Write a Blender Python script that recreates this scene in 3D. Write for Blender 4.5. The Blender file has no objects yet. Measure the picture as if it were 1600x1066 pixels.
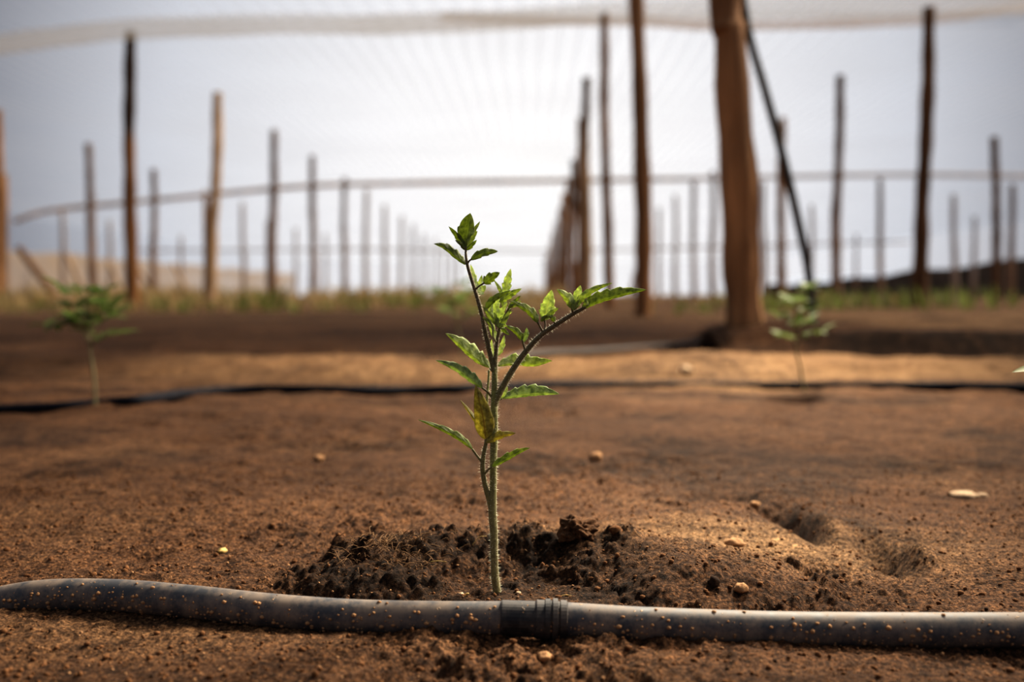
import bpy, math, random
import numpy as np
from mathutils import Vector, Matrix, Euler
random.seed(7)
RNG = np.random.default_rng(7)
SC = bpy.context.scene
COL = SC.collection

# ------------------------------------------------------------------ camera
FPX = 1555.5
CAM = Vector((0.0, 0.0, 0.168))
ROT = Euler((math.radians(90) - math.atan(73 / FPX), 0, math.atan(28 / FPX)), 'XYZ').to_matrix()
cd = bpy.data.cameras.new('camera'); cam = bpy.data.objects.new('camera', cd); COL.objects.link(cam)
cam.location = CAM; cam.rotation_euler = ROT.to_euler()
cd.lens = 35.0; cd.sensor_width = 36.0; cd.clip_start = 0.02; cd.clip_end = 400
cd.dof.use_dof = True; cd.dof.focus_distance = 0.56; cd.dof.aperture_fstop = 4.9
SC.camera = cam
RIGHT, UP = ROT @ Vector((1, 0, 0)), ROT @ Vector((0, 1, 0))

def ray(px, py): return ROT @ Vector(((px - 800) / FPX, -(py - 533) / FPX, -1.0))
def at(px, py, Y):                         # the point of the place that stands at distance Y
    d = ray(px, py); return CAM + d * (Y / d.y)
def atz(px, py, Z):
    d = ray(px, py); return CAM + d * ((Z - CAM.z) / d.z)

# ------------------------------------------------------------------ helpers
def tag(o, label=None, cat=None, group=None, kind=None):
    for k, v in (('label', label), ('category', cat), ('group', group), ('kind', kind)):
        if v: o[k] = v
    return o
def empty(name, loc, label=None, cat=None, group=None):
    o = bpy.data.objects.new(name, None); COL.objects.link(o); o.location = loc; o.empty_display_size = 0.05
    bpy.context.view_layer.update()
    return tag(o, label, cat, group)
def link(name, verts, faces, mat, parent=None, smooth=True, uv=None):
    me = bpy.data.meshes.new(name)
    off = Vector(parent['_org']) if parent is not None and '_org' in parent else Vector((0, 0, 0))
    if len(off) and off.length: verts = [Vector(v) - off for v in verts]
    me.from_pydata([tuple(v) for v in verts], [], faces)
    me.update()
    if smooth: me.polygons.foreach_set('use_smooth', [True] * len(me.polygons))
    if uv is not None:
        ul = me.uv_layers.new(name='UVMap')
        for l in me.loops: ul.data[l.index].uv = uv[l.vertex_index]
    if mat is not None: me.materials.append(mat)
    o = bpy.data.objects.new(name, me); COL.objects.link(o)
    if parent is not None: o.parent = parent
    return o
def thing_at(name, loc, label, cat, group=None):
    o = empty(name, loc, label, cat, group); return o
class MB:
    """collects geometry in world space; build() links it as ONE mesh with its origin at org"""
    def __init__(s): s.v = []; s.f = []; s.uv = []
    def add(s, v, f, uv=None):
        n = len(s.v); s.v += [Vector(p) for p in v]; s.f += [tuple(i + n for i in q) for q in f]
        s.uv += uv if uv is not None else [(0.5, 0.5)] * len(v)
    def build(s, name, mat, parent=None, org=None, smooth=True):
        o_ = Vector((0, 0, 0))
        p = parent
        while p is not None: o_ += p.location; p = p.parent
        loc = Vector((0, 0, 0)) if org is None else Vector(org) - o_
        ob = link(name, [v - o_ - loc for v in s.v], s.f, mat, None, smooth, s.uv)
        ob.location = loc; ob.parent = parent
        return ob
def cat_rom(pts, n):
    P = [np.array(p, float) for p in pts]
    if len(P) == 2: return [P[0] + (P[1] - P[0]) * t for t in np.linspace(0, 1, n)]
    Q = [2 * P[0] - P[1]] + P + [2 * P[-1] - P[-2]]
    out = []
    for t in np.linspace(0, len(P) - 1 - 1e-9, n):
        i = int(t); u = t - i
        a, b, c, d = Q[i:i + 4]
        out.append(0.5 * (2 * b + (c - a) * u + (2 * a - 5 * b + 4 * c - d) * u * u + (3 * b - a - 3 * c + d) * u ** 3))
    return out
def tube(mb, pts, rad, sides=10, n=None, cap=True, wob=0.0, seed=0):
    """tapered tube through world points; rad one per control point"""
    n = n or max(2, 6 * (len(pts) - 1) + 1)
    arr = cat_rom([list(p) + [r] for p, r in zip(pts, rad)], n)
    rg = random.Random(seed)
    ph = [rg.uniform(0, 6.28) for _ in range(4)]
    V, F, U = [], [], []
    prev = None
    for i, a in enumerate(arr):
        p = Vector(a[:3])
        t = Vector(arr[min(i + 1, n - 1)][:3]) - Vector(arr[max(i - 1, 0)][:3]); t.normalize()
        if prev is None: prev = Vector((0, -1, 0)) if abs(t.y) < 0.9 else Vector((1, 0, 0))
        e1 = (prev - t * prev.dot(t)).normalized(); e2 = t.cross(e1); prev = e1
        for k in range(sides):
            A = 2 * math.pi * k / sides
            r = a[3] * (1 + wob * (math.sin(2 * A + ph[0] + i * .5) * .5 + math.sin(3 * A + ph[1] - i * .9) * .5 + math.sin(ph[2] + i * 1.7) * .6))
            V.append(p + (e1 * math.cos(A) + e2 * math.sin(A)) * r); U.append((k / sides, i / (n - 1)))
    for i in range(n - 1):
        for k in range(sides):
            k2 = (k + 1) % sides
            F.append((i * sides + k, i * sides + k2, (i + 1) * sides + k2, (i + 1) * sides + k))
    if cap:
        F.append(tuple(range(sides))[::-1]); F.append(tuple((n - 1) * sides + k for k in range(sides)))
    mb.add(V, F, U)

# ------------------------------------------------------------------ numpy noise
def hsh(i, j, s):
    n = (i.astype(np.int64) * 374761393 + j.astype(np.int64) * 668265263 + s * 2147483647) & 0xFFFFFFFF
    n = ((n ^ (n >> 13)) * 1274126177) & 0xFFFFFFFF
    n = ((n ^ (n >> 16)) * 2246822519) & 0xFFFFFFFF
    return ((n ^ (n >> 15)) & 0xFFFFFF) / float(0xFFFFFF)
def vn(x, y, s=0):
    i, j = np.floor(x), np.floor(y); u, v = x - i, y - j
    u = u * u * u * (u * (u * 6 - 15) + 10); v = v * v * v * (v * (v * 6 - 15) + 10)
    a, b, c, d = hsh(i, j, s), hsh(i + 1, j, s), hsh(i, j + 1, s), hsh(i + 1, j + 1, s)
    return (a + (b - a) * u + (c - a) * v + (a - b - c + d) * u * v) * 2 - 1
def fbm(x, y, s=0, o=4, g=.5):
    r = 0; A = 1
    for k in range(o):
        c, sn = math.cos(k * .7), math.sin(k * .7)
        r = r + A * vn((x * c - y * sn) * 2 ** k + 17 * k, (x * sn + y * c) * 2 ** k - 9 * k, s + k); A *= g
    return r
def crumbs(x, y, s, fill=.6):
    """rounded grains: one random hemisphere per cell"""
    i, j = np.floor(x), np.floor(y); r = np.zeros_like(x)
    for a in (-1, 0, 1):
        for b in (-1, 0, 1):
            ci, cj = i + a, j + b
            ok = hsh(ci, cj, s + 5) < fill
            cx, cy = ci + hsh(ci, cj, s), cj + hsh(ci, cj, s + 1)
            R = .25 + .55 * hsh(ci, cj, s + 2) ** 2
            d2 = ((x - cx) ** 2 + (y - cy) ** 2) / (R * R)
            r = np.maximum(r, np.where(ok & (d2 < 1), R * np.sqrt(np.maximum(0, 1 - d2)), 0))
    return r
def sstep(a, b, x):
    t = np.clip((x - a) / (b - a), 0, 1); return t * t * (3 - 2 * t)
def gs(x, y, cx, cy, sx, sy, ang=0):
    c, s = math.cos(ang), math.sin(ang); dx, dy = x - cx, y - cy
    return np.exp(-((dx * c + dy * s) / sx) ** 2 - ((-dx * s + dy * c) / sy) ** 2)

# ------------------------------------------------------------------ terrain
MC = (-0.004, 0.560)
def ring(x, y):
    dx, dy = (x - MC[0]) / .096, (y - MC[1]) / .064
    rho = np.sqrt(dx * dx + dy * dy) + .12 * vn(x * 28, y * 28, 91)
    inner = np.exp(-((rho - 1) / .42) ** 2)
    outer = np.exp(-((rho - 1) / np.where(dx > 0, .62, .40)) ** 2)
    back = sstep(-.75, .1, dy)
    h = .0205 + .003 * np.clip(dx, -1.2, 0) - .002 * np.clip(dx, 0, 1)
    return np.where(rho < 1, inner, outer) * back * h, rho, back
def height(x, y, fine=True):
    x = np.asarray(x, float); y = np.asarray(y, float)
    z = .05 * sstep(2.3, 4.0, y) + 0 * x
    z = z + .055 * sstep(.75, 1.0, x) * (sstep(2.62, 2.80, y) - .9 * sstep(3.3, 4.8, y)) - .03 * sstep(.75, 1.0, x) * gs(y, 0 * y, 2.55, 0, .16, 1)     # bank on the right
    z = z + .050 * np.exp(-((np.maximum(0, np.abs(x - .70) - .12)) / .055) ** 2 - ((np.maximum(0, np.abs(y - 3.02) - .16)) / .10) ** 2) + .02 * gs(x, y, .72, 3.02, .2, .2)                                          # heap at the thick post
    z = z + .022 * gs(y, 0 * y, 2.35, 0, .16, 1) * (x < 9) - .015 * gs(y, 0 * y, 1.98, 0, .15, 1)
    near = 1 - sstep(2.5, 6, np.hypot(x, y))
    far = sstep(2.0, 5.0, np.hypot(x, y))
    z = z + .006 * fbm(x * 2.3, y * 3.1, 3, 3) * (sstep(.8, 1.6, y) + .3) * near + .03 * far * fbm(x * .25, y * .25, 5, 2)
    z = z + .0035 * fbm(x * 9, y * 11, 11, 3) * near
    m, rho, back = ring(x, y)
    z = z + m - .003 * np.exp(-(rho / .7) ** 2)
    z = z + .007 * gs(x, y, .15, .70, .11, .07) + .009 * gs(x, y, -.22, .555, .10, .018) - .004 * gs(x, y, .3, .47, .3, .06)
    # dents and scuffs
    z = z - .024 * gs(x, y, .194, .735, .013, .055, .1) - .016 * gs(x, y, .231, .650, .013, .040, 0)
    z = z + .008 * gs(x, y, .252, .640, .010, .020) + .006 * gs(x, y, .214, .72, .010, .04) - .007 * gs(x, y, .165, .825, .05, .018, -.2)
    z = z - .006 * gs(x, y, -.245, .625, .012, .008) - .008 * gs(x, y, .43, 1.62, .06, .04) + .008 * gs(x, y, -.62, 1.45, .06, .03)
    if fine:
        rough = np.clip(.55 + .6 * fbm(x * 7 + 3, y * 7, 21, 2), .15, 1.3)
        rough = np.where((m > .003), 1.25 - .75 * sstep(.045, .075, x), rough)
        rough = rough + .7 * (gs(x, y, .24, .655, .018, .03) + gs(x, y, .165, .80, .07, .03))
        rough = rough * (1 - .6 * gs(x, y, .17, .665, .10, .05))
        n1 = 1 - sstep(.9, 2.2, np.hypot(x, y))
        n2 = 1 - sstep(.62, 1.1, np.hypot(x, y))
        z = z + n1 * (.0032 * fbm(x * 34, y * 34, 31, 3) + .0034 * crumbs(x * 95, y * 95, 41, .35) * rough) * rough
        z = z + n1 * .0042 * np.maximum(0, crumbs(x * 42 + 1, y * 42, 47, .22) - .1) * rough * (1 + .6 * (m > .004)) 
        z = z + n2 * (.0026 * crumbs(x * 290, y * 290, 51, .7) + .0012 * fbm(x * 160, y * 160, 61, 2)) * (.4 + .7 * rough)
        mr = 1 - sstep(1.5, 5, np.hypot(x, y))
        z = z + mr * (1 - n1) * .006 * fbm(x * 14, y * 14, 71, 3)
    return z
def H(x, y, fine=True): return float(height(np.array([x]), np.array([y]), fine)[0])

# ------------------------------------------------------------------ materials
def new_mat(name):
    m = bpy.data.materials.new(name); m.use_nodes = True
    nt = m.node_tree; b = nt.nodes['Principled BSDF']
    return m, nt, b, nt.nodes['Material Output']
def N(nt, t, **kw):
    n = nt.nodes.new(t)
    for k, v in kw.items(): setattr(n, k, v)
    return n
def noise(nt, vec, scale, detail=4, rough=.55):
    n = N(nt, 'ShaderNodeTexNoise'); n.inputs['Scale'].default_value = scale
    n.inputs['Detail'].default_value = detail; n.inputs['Roughness'].default_value = rough
    if vec is not None: nt.links.new(vec, n.inputs['Vector'])
    return n.outputs['Fac']
def ramp(nt, fac, stops):
    r = N(nt, 'ShaderNodeValToRGB'); e = r.color_ramp.elements
    while len(e) < len(stops): e.new(.5)
    for el, (p, c) in zip(e, stops):
        el.position = p; el.color = (*c, 1) if len(c) == 3 else c
    nt.links.new(fac, r.inputs['Fac']); return r.outputs['Color']
def mixc(nt, fac, a, b, mode='MIX'):
    m = N(nt, 'ShaderNodeMix', data_type='RGBA', blend_type=mode)
    for s, v in ((m.inputs['Factor'], fac), (m.inputs['A'], a), (m.inputs['B'], b)):
        if isinstance(v, (int, float)): s.default_value = v
        elif isinstance(v, tuple): s.default_value = (*v, 1)
        else: nt.links.new(v, s)
    return m.outputs['Result']
def coord(nt, kind='Object', scale=None):
    c = N(nt, 'ShaderNodeTexCoord').outputs[kind]
    if scale:
        mp = N(nt, 'ShaderNodeMapping'); mp.inputs['Scale'].default_value = scale
        nt.links.new(c, mp.inputs['Vector']); c = mp.outputs['Vector']
    return c
def bump(nt, fac, dist, strength, b):
    bp = N(nt, 'ShaderNodeBump'); bp.inputs['Distance'].default_value = dist; bp.inputs['Strength'].default_value = strength
    nt.links.new(fac, bp.inputs['Height']); nt.links.new(bp.outputs['Normal'], b.inputs['Normal'])

def mat_ground():
    m, nt, b, out = new_mat('dry_damp_shaded_soil')
    v = coord(nt)
    big = noise(nt, v, 3.5, 5); mid = noise(nt, v, 45, 5, .65); fine0 = noise(nt, v, 620, 4, .8)
    vo = N(nt, 'ShaderNodeTexVoronoi'); vo.inputs['Scale'].default_value = 430; nt.links.new(v, vo.inputs['Vector'])
    mm = N(nt, 'ShaderNodeMath', operation='MULTIPLY_ADD'); nt.links.new(vo.outputs['Distance'], mm.inputs[0]); mm.inputs[1].default_value = -.28; nt.links.new(fine0, mm.inputs[2])
    ad = N(nt, 'ShaderNodeMath', operation='ADD'); nt.links.new(mm.outputs[0], ad.inputs[0]); ad.inputs[1].default_value = .12; fine = ad.outputs[0]
    base = ramp(nt, big, [(.30, (.086, .0425, .0205)), (.52, (.149, .0735, .0350)), (.72, (.222, .120, .060))])
    at_ = N(nt, 'ShaderNodeAttribute', attribute_name='damp_shade')  # moist patches together with shade put into the colour
    sand_sunlit = N(nt, 'ShaderNodeAttribute', attribute_name='sand_sunlit')  # dry sandy soil together with sunlight put into the colour
    c = mixc(nt, sand_sunlit.outputs['Fac'], base, (.40, .24, .122))
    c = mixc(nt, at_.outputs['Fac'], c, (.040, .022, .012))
    c = mixc(nt, 1.0, c, ramp(nt, mid, [(.28, (.42, .40, .38)), (.5, (.95, .93, .92)), (.72, (1.35, 1.35, 1.33))]), 'MULTIPLY')
    c = mixc(nt, 1.0, c, ramp(nt, fine, [(.36, (.30, .28, .27)), (.50, (.95, .95, .95)), (.60, (1.7, 1.65, 1.55)), (.68, (2.6, 2.5, 2.3))]), 'MULTIPLY')
    gr = noise(nt, v, 170, 4, .7)
    c = mixc(nt, 1.0, c, ramp(nt, gr, [(.36, (.45, .43, .42)), (.50, (1, 1, 1)), (.66, (1.25, 1.25, 1.22))]), 'MULTIPLY')
    nt.links.new(c, b.inputs['Base Color'])
    b.inputs['Roughness'].default_value = .92; b.inputs['Specular IOR Level'].default_value = .15
    bump(nt, fine, .0030, 1.0, b)
    return m
def mat_clod(name, c0, c1):
    m, nt, b, out = new_mat(name); v = coord(nt)
    f = noise(nt, v, 420, 4, .7)
    nt.links.new(ramp(nt, f, [(.3, c0), (.7, c1)]), b.inputs['Base Color'])
    b.inputs['Roughness'].default_value = .95; b.inputs['Specular IOR Level'].default_value = .1
    bump(nt, f, .001, .8, b); return m
def mat_wood(name, dark, light, top=None, zsplit=1.3, soft=.3):
    m, nt, b, out = new_mat(name)
    v = coord(nt, 'Object', (26, 26, 1.6)); v2 = coord(nt, 'Object', (3, 3, 1.1))
    g = noise(nt, v, 1.0, 6, .65); bl = noise(nt, v2, 1.0, 3)
    c = mixc(nt, 1.0, ramp(nt, g, [(.25, dark), (.5, tuple((a + c_) / 2 for a, c_ in zip(dark, light))), (.72, light)]),
             ramp(nt, bl, [(.3, (.6, .58, .56)), (.7, (1.25, 1.22, 1.2))]), 'MULTIPLY')
    if top is not None:
        sep = N(nt, 'ShaderNodeSeparateXYZ'); nt.links.new(coord(nt), sep.inputs[0])
        mr = N(nt, 'ShaderNodeMapRange', interpolation_type='SMOOTHSTEP')
        mr.inputs['From Min'].default_value = zsplit - soft; mr.inputs['From Max'].default_value = zsplit + soft
        nt.links.new(sep.outputs['Z'], mr.inputs['Value'])
        c = mixc(nt, mr.outputs['Result'], c, mixc(nt, g, tuple(.5 * t for t in top), tuple(1.4 * t for t in top)))
    nt.links.new(c, b.inputs['Base Color']); b.inputs['Roughness'].default_value = .8
    b.inputs['Specular IOR Level'].default_value = .25
    bump(nt, g, .01, .7, b); return m
def mat_leaf(name, col, pale, trans=.45, vein=(.5, .6, .25)):
    m, nt, b, out = new_mat(name)
    uv = N(nt, 'ShaderNodeTexCoord').outputs['UV']
    sep = N(nt, 'ShaderNodeSeparateXYZ'); nt.links.new(uv, sep.inputs[0])
    def mth(op, a, b_=None, c_=None):
        n = N(nt, 'ShaderNodeMath', operation=op)
        for i, q in enumerate((a, b_, c_)):
            if q is None: continue
            if isinstance(q, (int, float)): n.inputs[i].default_value = q
            else: nt.links.new(q, n.inputs[i])
        return n.outputs[0]
    av = mth('ABSOLUTE', mth('SUBTRACT', sep.outputs['Y'], .5))               # 0 at the midrib
    ph = mth('FRACT', mth('SUBTRACT', mth('MULTIPLY_ADD', sep.outputs['X'], 5.0, mth('MULTIPLY', noise(nt, uv, 5, 3), 1.5)), mth('MULTIPLY', av, 3.0)))
    side = mth('LESS_THAN', mth('ABSOLUTE', mth('SUBTRACT', ph, .5)), .07)
    mid = mth('LESS_THAN', av, .028)
    edge = mth('GREATER_THAN', av, .475)
    v = coord(nt)
    f = noise(nt, v, 350, 4)
    c = ramp(nt, f, [(.36, tuple(.8 * q for q in col)), (.64, tuple(1.12 * q for q in pale))])
    c = mixc(nt, mth('MULTIPLY', mth('MAXIMUM', mth('MULTIPLY', side, .35), mth('MAXIMUM', mid, mth('MULTIPLY', edge, .45))), .75), c, vein)
    nt.links.new(c, b.inputs['Base Color']); b.inputs['Roughness'].default_value = .55
    b.inputs['Specular IOR Level'].default_value = .35
    b.inputs['Sheen Weight'].default_value = .5
    tr = N(nt, 'ShaderNodeBsdfTranslucent')
    nt.links.new(mixc(nt, .8, c, (1.55, 1.5, .85), 'MULTIPLY'), tr.inputs['Color'])
    ms = N(nt, 'ShaderNodeMixShader'); ms.inputs[0].default_value = trans
    nt.links.new(b.outputs[0], ms.inputs[1]); nt.links.new(tr.outputs[0], ms.inputs[2]); nt.links.new(ms.outputs[0], out.inputs[0])
    bump(nt, mth('ADD', mth('MULTIPLY', mth('ABSOLUTE', mth('SUBTRACT', ph, .5)), -1.0), mth('MULTIPLY', f, .8)), .0011, .45, b)
    return m
def mat_stem(name, lo, hi, zlo=0.02, zhi=.11):
    m, nt, b, out = new_mat(name)
    g = N(nt, 'ShaderNodeNewGeometry'); sep = N(nt, 'ShaderNodeSeparateXYZ'); nt.links.new(g.outputs['Position'], sep.inputs[0])
    mr = N(nt, 'ShaderNodeMapRange'); mr.inputs['From Min'].default_value = zlo; mr.inputs['From Max'].default_value = zhi
    nt.links.new(sep.outputs['Z'], mr.inputs['Value'])
    f = noise(nt, coord(nt), 700, 3)
    c = mixc(nt, 1.0, mixc(nt, mr.outputs['Result'], lo, hi), ramp(nt, f, [(.3, (.65, .6, .6)), (.7, (1.3, 1.3, 1.25))]), 'MULTIPLY')
    nt.links.new(c, b.inputs['Base Color']); b.inputs['Roughness'].default_value = .6; b.inputs['Sheen Weight'].default_value = .25
    b.inputs['Sheen Roughness'].default_value = .4
    b.inputs['Subsurface Weight'].default_value = .0
    return m
def mat_hose(name, col, dust, amount, sc=1.0, spec=.4):
    m, nt, b, out = new_mat(name)
    v = coord(nt)
    d = noise(nt, v, 70 * sc, 6, .7); sp = noise(nt, v, 330 * sc, 2, .5); sp2 = noise(nt, v, 120 * sc, 3, .6)
    speck = ramp(nt, sp, [(.66, (0, 0, 0)), (.70, (1, 1, 1))])
    film = ramp(nt, d, [(.40, (0, 0, 0)), (.60, (amount,) * 3)])
    c = mixc(nt, film, col, tuple(.28 * q + .09 for q in dust))
    msk = mixc(nt, 1.0, speck, ramp(nt, sp2, [(.50, (0, 0, 0)), (.60, (1, 1, 1))]), 'MULTIPLY')
    c = mixc(nt, msk, c, dust)
    nt.links.new(c, b.inputs['Base Color'])
    nt.links.new(ramp(nt, d, [(.3, (.48,) * 3), (.7, (.75,) * 3)]), b.inputs['Roughness'])
    b.inputs['Specular IOR Level'].default_value = spec
    bump(nt, msk, .0006, .6, b)
    return m
def mat_plain(name, col, rough=.6, trans=0.0, col2=None, scale=60):
    m, nt, b, out = new_mat(name)
    f = noise(nt, coord(nt), scale, 4)
    nt.links.new(ramp(nt, f, [(.3, tuple(q * .75 for q in col)), (.7, col2 or tuple(q * 1.2 for q in col))]), b.inputs['Base Color'])
    b.inputs['Roughness'].default_value = rough; b.inputs['Specular IOR Level'].default_value = .2
    if trans:
        tr = N(nt, 'ShaderNodeBsdfTranslucent'); tr.inputs['Color'].default_value = (*[min(1, q * 1.6) for q in col], 1)
        ms = N(nt, 'ShaderNodeMixShader'); ms.inputs[0].default_value = trans
        nt.links.new(b.outputs[0], ms.inputs[1]); nt.links.new(tr.outputs[0], ms.inputs[2]); nt.links.new(ms.outputs[0], out.inputs[0])
    return m
def mat_net(name, col, cover, scale, stripe_axis='X', stripe=.10):
    """fine shade netting: part thread, part open air, with woven bands"""
    m, nt, b, out = new_mat(name)
    nt.nodes.remove(b)
    v = coord(nt)
    w = N(nt, 'ShaderNodeTexWave', wave_type='BANDS', bands_direction=stripe_axis); w.inputs['Scale'].default_value = scale
    w.inputs['Distortion'].default_value = 1.2; w.inputs['Detail'].default_value = 2; w.inputs['Detail Scale'].default_value = .4
    nt.links.new(v, w.inputs['Vector'])
    n = noise(nt, v, .35, 3)
    fac = ramp(nt, w.outputs['Fac'], [(0, (cover - stripe * .5,) * 3), (1, (cover + stripe * .5,) * 3)])
    fac = mixc(nt, 1.0, fac, ramp(nt, n, [(.3, (.86,) * 3), (.7, (1.14,) * 3)]), 'MULTIPLY')
    tp = N(nt, 'ShaderNodeBsdfTransparent'); tl = N(nt, 'ShaderNodeBsdfTranslucent'); df = N(nt, 'ShaderNodeBsdfDiffuse')
    tl.inputs['Color'].default_value = (*col, 1); df.inputs['Color'].default_value = (*col, 1)
    a = N(nt, 'ShaderNodeMixShader'); a.inputs[0].default_value = .4
    nt.links.new(tl.outputs[0], a.inputs[1]); nt.links.new(df.outputs[0], a.inputs[2])
    s = N(nt, 'ShaderNodeMixShader'); nt.links.new(fac, s.inputs[0])
    nt.links.new(tp.outputs[0], s.inputs[1]); nt.links.new(a.outputs[0], s.inputs[2]); nt.links.new(s.outputs[0], out.inputs[0])
    return m

M = {}
M['ground'] = mat_ground()
M['clod'] = mat_clod('brown_soil_clod', (.07, .030, .014), (.24, .115, .05))
M['clod_mid'] = mat_clod('brown_clod', (.035, .018, .010), (.16, .080, .038))
M['clod_dark'] = mat_clod('dark_damp_clod', (.012, .008, .006), (.055, .03, .018))
M['pale_stone'] = mat_clod('pale_stone', (.42, .28, .17), (.70, .52, .34))
M['tan_stone'] = mat_clod('tan_stone', (.30, .16, .08), (.52, .30, .15))
M['straw'] = mat_plain('dry_straw', (.52, .36, .12), .6)
M['root'] = mat_plain('dry_root', (.20, .11, .05), .8)
M['wood_brown'] = mat_wood('brown_post_wood', (.06, .028, .014), (.60, .33, .155))
M['wood_big'] = mat_wood('thick_post_wood', (.06, .026, .011), (.78, .43, .20), (.17, .075, .032), .95, .7)
M['wood_mid'] = mat_wood('dark_brown_post_wood', (.035, .016, .008), (.55, .28, .12))
M['wood_split'] = mat_wood('dark_topped_post_wood', (.09, .036, .014), (.46, .22, .085), (.050, .028, .018), 1.75, .12)
M['wood_tan'] = mat_wood('tan_post_wood', (.32, .19, .10), (.80, .56, .34), (.18, .13, .10), 2.0, .5)
M['wood_pale'] = mat_wood('pale_post_wood', (.38, .23, .12), (.78, .55, .33))
M['wood_dark'] = mat_wood('dark_post_wood', (.030, .015, .009), (.28, .14, .065))
M['wood_grey'] = mat_wood('hazed_grey_post_wood', (.16, .092, .058), (.52, .33, .21), (.24, .185, .165), 1.5, .7)  # greyer tone stands in for haze on the farther posts
M['wood_haze'] = mat_wood('hazed_pale_post_wood', (.36, .27, .21), (.56, .43, .34), (.48, .43, .42), 1.2, .9)  # paler tone stands in for haze over the far posts
M['leaf'] = mat_leaf('tomato_leaf', (.185, .235, .055), (.29, .345, .10), .55, (.34, .42, .14))
M['leaf_mid'] = mat_leaf('tomato_leaf_mid', (.27, .335, .12), (.40, .465, .20), .55, (.45, .52, .22))
M['leaf_pale'] = mat_leaf('tomato_leaf_pale', (.40, .49, .24), (.56, .65, .38), .55, (.58, .62, .34))
M['leaf_blue'] = mat_leaf('tomato_leaf_bluish', (.23, .30, .15), (.36, .44, .25), .55, (.45, .52, .28))
M['leaf_olive'] = mat_leaf('tomato_leaf_olive', (.29, .265, .09), (.40, .375, .15), .55, (.22, .15, .06))
M['stem'] = mat_stem('tomato_stem', (.20, .175, .070), (.23, .24, .075))
M['stem_dark'] = mat_stem('tomato_stalk', (.20, .18, .065), (.130, .095, .042), .10, .15)
M['stem_pale'] = mat_stem('tomato_stalk_pale', (.30, .32, .14), (.30, .32, .14))
M['hair'] = mat_plain('stem_hair', (.62, .60, .45), .5, .4)
M['weed'] = mat_plain('weed_green', (.17, .20, .055), .6, .5, (.32, .31, .10), 9)
M['dry_grass'] = mat_plain('dry_grass', (.50, .36, .17), .7, .4, (.62, .48, .25), 9)
M['blur_leaf'] = mat_plain('seedling_leaf', (.10, .145, .04), .6, .4, (.19, .24, .075), 30)
M['blur_stem'] = mat_plain('seedling_stem', (.24, .22, .12), .6)
M['hose'] = mat_hose('dusty_black_hose', (.060, .062, .068), (.46, .28, .14), .95)
M['hose_clean'] = mat_hose('black_fitting', (.016, .016, .018), (.30, .18, .09), .4)
M['hose_far'] = mat_hose('black_hose_far', (.014, .015, .020), (.25, .16, .09), .0, 1, .04)
M['hose_grey'] = mat_hose('dust_covered_hose', (.06, .045, .035), (.24, .14, .08), .5)
M['roof_net'] = mat_net('white_shade_net', (.66, .71, .82), .36, 1.6, 'X', .13)
M['wall_net'] = mat_net('white_wall_net', (.66, .71, .82), .34, 5.0, 'Z', .10)
M['hessian'] = mat_net('beige_skirt_cloth', (.80, .62, .43), .80, 1.2, 'Y', .10)
M['windbreak'] = mat_plain('dark_windbreak_cloth', (.085, .064, .050), .9, 0, (.15, .112, .085), 1.5)
M['seam'] = mat_net('net_seam', (.86, .80, .70), .34, .2, 'X', .02)
M['beam'] = mat_wood('beam_wood', (.62, .46, .34), (.88, .72, .58))
M['cord'] = mat_net('tan_cord', (.70, .52, .36), .42, .2, 'X', .02)
M['brace'] = mat_plain('dark_brace', (.030, .030, .036), .6, 0, (.075, .065, .06), 6)

# ------------------------------------------------------------------ ground mesh
def spaced(parts):
    out = [parts[0][0]]
    for a, b, n, g in parts:
        t = np.linspace(0, 1, n + 1)[1:]
        if g > 1: seg = a + (b - a) * (g ** t - 1) / (g - 1)
        elif g < 0: seg = b - (b - a) * (((-g) ** (1 - t)) - 1) / ((-g) - 1)
        else: seg = a + (b - a) * t
        out += list(seg)
    return np.array(out)
xs_half = spaced([(0, .36, 300, 1), (.36, 1.3, 130, 8), (1.3, 45, 90, 60)])
XS = np.concatenate([-xs_half[:0:-1], xs_half])
YS = spaced([(-3, .30, 40, -60), (.30, .70, 340, 1), (.70, 2.2, 260, 8), (2.2, 5, 110, 3), (5, 110, 80, 40)])
gx, gy = np.meshgrid(XS, YS)
gz = height(gx, gy)
nx, ny = len(XS), len(YS)
co = np.stack([gx, gy, gz], -1).reshape(-1, 3).astype(np.float32)
idx = np.arange(nx * ny, dtype=np.int32).reshape(ny, nx)
q = np.stack([idx[:-1, :-1], idx[:-1, 1:], idx[1:, 1:], idx[1:, :-1]], -1).reshape(-1, 4)
me = bpy.data.meshes.new('ground')
me.vertices.add(len(co)); me.vertices.foreach_set('co', co.ravel())
me.loops.add(q.size); me.loops.foreach_set('vertex_index', q.ravel())
me.polygons.add(len(q)); me.polygons.foreach_set('loop_start', np.arange(0, q.size, 4, dtype=np.int32))
me.polygons.foreach_set('use_smooth', np.ones(len(q), dtype=bool))
me.update(calc_edges=True)
m_, rho_, back_ = ring(gx, gy)
damp_shade = .75 * (m_ > .0035) * sstep(.02, -.03, gx) * sstep(1.5, 1.2, rho_)  # mound's left side turned from the sun, its shade painted in
damp_shade = np.maximum(damp_shade, .62 * sstep(1.15, .85, rho_) * sstep(.12, .04, gx) * sstep(-1.2, -.5, (gy - MC[1]) / .064))  # shade on the mound's inner face is painted in
damp_shade = np.maximum(damp_shade, .9 * sstep(.68, .95, gx + .25 * (gy - 2.6) + .12 * vn(gx * 5, gy * 5, 14)) * sstep(2.36, 2.5, gy - .35 * sstep(1.3, .9, gx) * .3) * sstep(2.90, 2.80, gy))    # shade on the bank face, put into the colour
damp_shade = np.maximum(damp_shade, .45 * gs(gx, gy, .22, .72, .06, .09) * (fbm(gx * 30, gy * 30, 77, 2) > -.1))
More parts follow.
